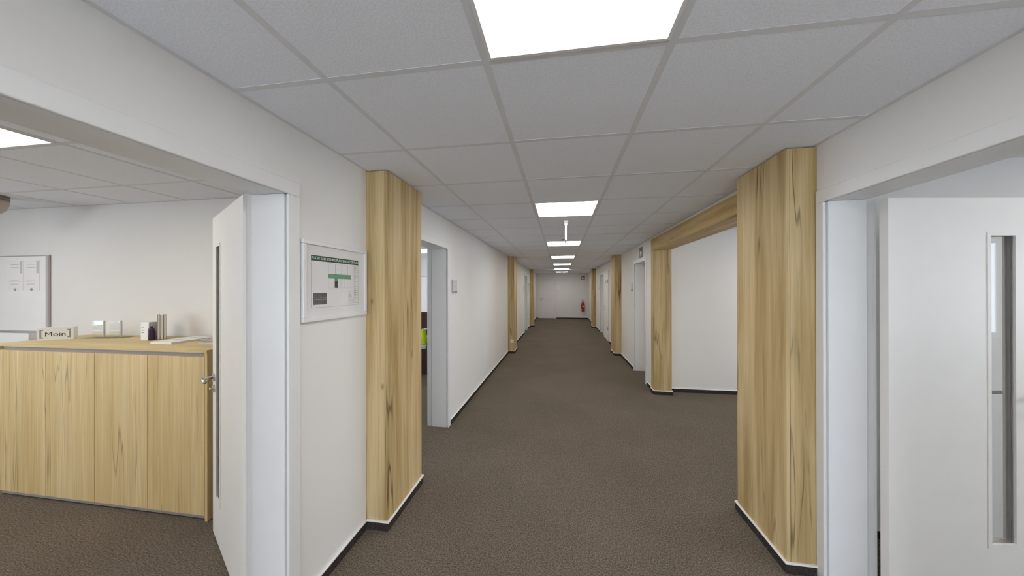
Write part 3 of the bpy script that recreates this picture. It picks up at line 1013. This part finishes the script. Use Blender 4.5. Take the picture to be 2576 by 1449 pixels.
ang = [math.radians(a) for a in range(-150, -29, 15)]
lo = [bm.verts.new((0.0808 * math.cos(a), 0.0808 * math.sin(a), 0.10)) for a in ang]
hi = [bm.verts.new((0.0808 * math.cos(a), 0.0808 * math.sin(a), 0.33)) for a in ang]
for i in range(len(ang) - 1):
    bm.faces.new((lo[i], lo[i + 1], hi[i + 1], hi[i]))
finish('instruction_label', bm, 'sign_red', r, smooth=True)
box('text_block', (-0.035, 0.035, -0.0832, -0.0806, 0.25, 0.31), 'paper', r)
box('wall_bracket', (-0.03, 0.03, 0.079, 0.0945, 0.30, 0.44), 'steel', r)

# ------------------------------------------------------------------ oak sideboard in the left office
SX0, SX1, SY0, SY1, SZ = -4.43, -2.452, 1.885, 2.392, 1.202
r = empty('sideboard', ((SX0 + SX1) / 2, (SY0 + SY1) / 2, 0), 'wide oak sideboard with four tall doors in the left office', 'cabinet')
wbox(r, 'side_panel', (SX0, SX0 + 0.022, SY0, SY1, 0.0, SZ - 0.0225), 'oak_light', 0.001)
wbox(r, 'side_panel', (SX1 - 0.022, SX1, SY0, SY1, 0.0, SZ - 0.0225), 'oak_light', 0.001)
wbox(r, 'top_panel', (SX0, SX1, SY0 - 0.002, SY1, SZ - 0.022, SZ), 'oak_top', 0.001)
wbox(r, 'back_panel', (SX0 + 0.023, SX1 - 0.023, SY1 - 0.012, SY1, 0.03, SZ - 0.024), 'oak_light')
wbox(r, 'grip_rail', (SX0 + 0.023, SX1 - 0.023, SY0 + 0.016, SY0 + 0.03, 1.152, SZ - 0.0225), 'rail')
wbox(r, 'plinth_rail', (SX0 + 0.023, SX1 - 0.023, SY0 + 0.010, SY0 + 0.024, 0.012, 0.034), 'alu')
seams = [SX0 + 0.024, -3.932, -3.456, -2.968, SX1 - 0.024]
for a, b in zip(seams, seams[1:]):
    wbox(r, 'door', (a + 0.0025, b - 0.0025, SY0 + 0.001, SY0 + 0.020, 0.036, 1.151), 'oak_light', 0.001)

# ---- things on the sideboard
r = empty('greeting_sign', (-4.262, 2.111, SZ), 'white block sign reading Moin in black brackets on the oak sideboard', 'sign', rotz=math.radians(41))
# local x runs along the lettered face, -y faces the viewer
box('block', (-0.098, 0.098, -0.033, 0.033, 0.0, 0.104), 'white_plastic', r, 0.0015)
text('lettering', 'Moin', 0.052, 'ink', r, (0.0, -0.0334, 0.047), ((1, 0, 0), (0, 0, 1)), 0.108, 0.0)
for s in (-1, 1):
    bm = bmesh.new()
    bm_poly(bm, [(s * 0.064, 0.016), (s * 0.083, 0.016), (s * 0.083, 0.088), (s * 0.064, 0.088), (s * 0.064, 0.080), (s * 0.074, 0.080), (s * 0.074, 0.024), (s * 0.064, 0.024)], -0.0006, lambda a, b, t: (a, -0.0332 + t, b))
    finish('bracket', bm, 'ink_grey', r)

r = empty('glass_tray', (-3.955, 2.25, SZ), 'clear glass tray with bowed underside under the two glass blocks', 'tray', rotz=math.radians(12))
bm = bmesh.new(); bm_box(bm, -0.165, 0.165, -0.06, 0.06, 0.0, 0.007, 0.002)
finish('plate', bm, 'green_glass', r)
for i, (x, lab) in enumerate(((-4.035, 'left of two upright glass blocks on the glass tray'), (-3.895, 'right of two upright glass blocks on the glass tray'))):
    g = empty('glass_block', (x, 2.245 + (x + 3.955) * 0.2, SZ + 0.0072), lab, 'glass', rotz=math.radians(12), group='glass blocks on the sideboard')
    box('body', (-0.045, 0.040, -0.007, 0.007, 0.0, 0.145), 'green_glass', g, 0.001)
    box('polished_edge', (0.0402, 0.0475, -0.007, 0.007, 0.0, 0.145), 'glass_edge', g)
    box('etched_band', (-0.042, 0.038, -0.0078, -0.0072, 0.052, 0.060), 'paper', g)

r = empty('box', (-3.462, 2.21, SZ), 'small white carton with three printed lines on the oak sideboard', 'box', rotz=math.radians(6))
box('carton', (-0.036, 0.036, -0.030, 0.030, 0.0, 0.150), 'white_plastic', r, 0.0015)
for z, w in ((0.100, 0.02), (0.079, 0.028), (0.059, 0.024)):
    box('printed_line', (-0.028, -0.028 + w, -0.0307, -0.0301, z, z + 0.006), 'ink_grey', r)
r = empty('bottle', (-3.398, 2.185, SZ), 'slim dark purple bottle beside the white carton', 'bottle')
bm = bmesh.new(); bm_lathe(bm, [(0.018, 0.0), (0.020, 0.004), (0.020, 0.085), (0.017, 0.097), (0.010, 0.10)], 20); finish('body', bm, 'bottle_purple', r, smooth=True)
bm = bmesh.new(); bm_lathe(bm, [(0.010, 0.1003), (0.010, 0.113), (0.006, 0.116)], 16); finish('cap', bm, 'black', r, smooth=False)
for k, (x, y, m, h, lab) in enumerate(((-3.415, 2.262, 'taupe', 0.212, 'tall grey brown booklet standing behind the dark bottle'), (-3.392, 2.262, 'beige', 0.205, 'tall beige booklet standing behind the dark bottle'), (-3.372, 2.262, 'taupe', 0.210, 'narrow brown booklet standing right behind the dark bottle'))):
    b = empty('booklet', (-3.415 + 0.0097 * k, 2.245 + 0.0150 * k, SZ), lab, 'book', rotz=math.radians(57), group='booklets standing on the sideboard')
    box('cover', (-0.008, -0.0055, -0.05, 0.05, 0.0, h), m, b)
    box('cover', (0.0055, 0.008, -0.05, 0.05, 0.0, h), m, b)
    box('pages', (-0.0054, 0.0054, -0.048, 0.048, 0.003, h - 0.004), 'paper', b)

r = empty('brochure_pile', (-3.085, 2.19, SZ), 'flat white brochure lying on the oak sideboard', 'brochure', rotz=math.radians(-2))
bm = bmesh.new()
bm_poly(bm, [(-0.105, -0.145), (0.105, -0.145), (0.105, 0.145), (-0.105, 0.145)], 0.014, lambda a, b, t: (a, b, t))
finish('pages', bm, 'paper', r)
box('cover', (-0.106, 0.106, -0.146, 0.146, 0.0142, 0.0150), 'board_white', r)
box('printed_band', (-0.06, 0.05, -0.03, -0.01, 0.0151, 0.0154), 'ink_light', r)
box('printed_band', (-0.07, 0.07, 0.09, 0.105, 0.0151, 0.0154), 'ink_light', r)
for k, (z, a, m) in enumerate(((0.0, 0.08, 'paper'), (0.008, -0.10, 'magazine'), (0.016, 0.16, 'taupe'), (0.023, -0.05, 'magazine'))):
    g = empty('magazine', (-2.70, 2.235, SZ + z), ['white magazine at the bottom of the small pile', 'patterned magazine second from the bottom of the pile', 'brown magazine third in the small pile', 'patterned magazine on top of the small pile'][k], 'magazine', rotz=a, group='magazine pile on the sideboard')
    box('pages', (-0.148, 0.148, -0.102, 0.102, 0.0012, 0.0058), 'paper', g)
    box('cover', (-0.150, 0.150, -0.104, 0.104, 0.0059, 0.0069), m, g)
    box('cover', (-0.150, 0.150, -0.104, 0.104, 0.0, 0.0011), m, g)

# ------------------------------------------------------------------ whiteboard on the partition
WX0, WX1, WZ0, WZ1 = -6.35, -4.955, 1.13, 1.968
r = empty('pen_tray', (-5.655, PY, 1.10), 'long white pen tray under the whiteboard at the left edge', 'tray')
box('tray', (-0.62, 0.58, -0.075, -0.0005, 0.0, 0.012), 'board_white', r, 0.002)
box('tray_front', (-0.62, 0.58, -0.080, -0.0755, 0.0, 0.105), 'tray_white', r, 0.002)
r = empty('whiteboard', ((WX0 + WX1) / 2, PY, WZ0), 'whiteboard with grey aluminium frame on the office partition', 'whiteboard')
wbox(r, 'surface', (WX0 + 0.01, WX1 - 0.01, PY - 0.014, PY - 0.003, WZ0 + 0.09, WZ1 - 0.01), 'board_white')
wbox(r, 'frame_bar', (WX1 - 0.026, WX1, PY - 0.022, PY - 0.001, WZ0 + 0.08, WZ1), 'alu', 0.002)
wbox(r, 'frame_bar', (WX0, WX0 + 0.026, PY - 0.022, PY - 0.001, WZ0 + 0.08, WZ1), 'alu', 0.002)
wbox(r, 'frame_bar', (WX0 + 0.026, WX1 - 0.026, PY - 0.020, PY - 0.001, WZ1 - 0.010, WZ1), 'alu', 0.002)
wbox(r, 'frame_bar', (WX0 + 0.026, WX1 - 0.026, PY - 0.020, PY - 0.001, WZ0 + 0.08, WZ0 + 0.092), 'alu', 0.002)
for x0, x1, lab in ((-5.485, -5.285, 'left of two printed sheets on the whiteboard'), (-5.270, -5.072, 'right of two printed sheets on the whiteboard')):
    g = empty('paper_sheet', ((x0 + x1) / 2, PY - 0.0145, 1.62), lab, 'paper', group='sheets on the whiteboard')
    w = (x1 - x0) / 2
    box('sheet', (-w, w, -0.0012, 0.0, 0.0, 0.30), 'paper', g)
    for z in (0.225, 0.255, 0.10, 0.06):
        box('printed_line', (-w * 0.6, w * 0.45, -0.0016, -0.0013, z, z + 0.006), 'ink_light', g)
    box('printed_column', (w * 0.62, w * 0.9, -0.0016, -0.0013, 0.17, 0.29), 'ink_light', g)
    box('printed_rule', (-w * 0.92, w * 0.92, -0.0016, -0.0013, 0.10 - 0.012, 0.10 - 0.009), 'ink_light', g)
    bm = bmesh.new(); bm_tube(bm, [(0, -0.0013, 0.012), (0, -0.008, 0.012)], 0.012, 12); finish('magnet', bm, 'ink_light', g)

r = empty('ceiling_dome', (-4.80, 2.0, H), 'rounded white dome on the left office ceiling at the left edge', 'ceiling device')
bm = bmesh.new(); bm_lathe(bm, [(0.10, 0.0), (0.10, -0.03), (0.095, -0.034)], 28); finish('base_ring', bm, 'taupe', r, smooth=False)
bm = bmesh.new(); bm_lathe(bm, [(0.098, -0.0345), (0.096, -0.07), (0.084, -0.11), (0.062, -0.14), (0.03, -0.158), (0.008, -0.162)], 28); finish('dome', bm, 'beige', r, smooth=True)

# ------------------------------------------------------------------ second office glimpsed through the doorway
r = empty('desk', (-3.05, 5.85, 0), 'white desk with dark front panel in the second left office', 'desk')
box('desktop', (-0.85, 0.85, -0.38, 0.38, 0.715, 0.742), 'white_plastic', r, 0.003)
box('modesty_panel', (-0.82, 0.82, -0.33, -0.31, 0.06, 0.7145), 'dark_red', r)
for x in (-0.80, 0.80):
    for y in (-0.34, 0.34):
        box('leg', (x - 0.025, x + 0.025, y - 0.025, y + 0.025, 0.0, 0.7145), 'black', r)
r = empty('monitor', (-2.55, 5.80, 0.742), 'dark monitor standing on the desk in the second left office', 'monitor')
box('screen', (-0.32, 0.32, -0.022, 0.022, 0.035, 0.44), 'dark_red', r, 0.004)
box('stand_foot', (-0.12, 0.12, -0.09, 0.09, 0.0, 0.012), 'black', r, 0.003)
box('stand_neck', (-0.025, 0.025, 0.023, 0.045, 0.0121, 0.20), 'black', r)
r = empty('whiteboard', (-3.75, 7.9, 1.0), 'whiteboard glimpsed through the second left doorway', 'whiteboard')
box('surface', (-0.75, 0.75, -0.014, -0.003, 0.0, 0.94), 'board_white', r)
for d in ((-0.77, -0.75, -0.02, 0.96), (0.75, 0.77, -0.02, 0.96)):
    box('frame_bar', (d[0], d[1], -0.02, -0.001, d[2], d[3]), 'alu', r)
for d in ((-0.7499, 0.7499, -0.02, 0.0), (-0.7499, 0.7499, 0.94, 0.96)):
    box('frame_bar', (d[0], d[1], -0.02, -0.001, d[2], d[3]), 'alu', r)

# high visibility vest hung on the lever of the folded back leaf
a = math.atan2(dirB.y, dirB.x)
hp = Vector((-1.575, 3.60)) + dirB * 0.735 + Vector((-math.sin(a), math.cos(a))) * 0.075
r = empty('safety_vest', (hp.x, hp.y, 1.062), 'neon yellow safety vest hanging on a door lever in the second doorway', 'vest', rotz=a)
bm = bmesh.new()
rows = [(0.0, 0.02, 0.018), (-0.03, 0.035, 0.03), (-0.08, 0.06, 0.042), (-0.14, 0.085, 0.048), (-0.19, 0.095, 0.046), (-0.215, 0.09, 0.042)]
rings = []
for z, w, d in rows:
    ring = []
    for k in range(20):
        t = 2 * math.pi * k / 20
        f = 1 + 0.12 * math.sin(5 * t + z * 20)
        ring.append(bm.verts.new((w * math.cos(t) * f, d * math.sin(t) * f, z)))
    rings.append(ring)
for p, q in zip(rings, rings[1:]):
    for k in range(20):
        bm.faces.new((p[k], p[(k + 1) % 20], q[(k + 1) % 20], q[k]))
bm.faces.new(rings[0]); bm.faces.new(rings[-1][::-1])
finish('fabric', bm, 'neon', r, smooth=True)
bm = bmesh.new()
rings = []
for z, w, d in ((-0.2152, 0.09, 0.042), (-0.255, 0.082, 0.040), (-0.275, 0.06, 0.032)):
    ring = []
    for k in range(20):
        t = 2 * math.pi * k / 20
        f = 1 + 0.12 * math.sin(5 * t - 0.215 * 20)
        ring.append(bm.verts.new((w * math.cos(t) * f, d * math.sin(t) * f, z)))
    rings.append(ring)
for p, q in zip(rings, rings[1:]):
    for k in range(20):
        bm.faces.new((p[k], p[(k + 1) % 20], q[(k + 1) % 20], q[k]))
bm.faces.new(rings[0]); bm.faces.new(rings[-1][::-1])
finish('reflective_band', bm, 'reflective', r, smooth=True)
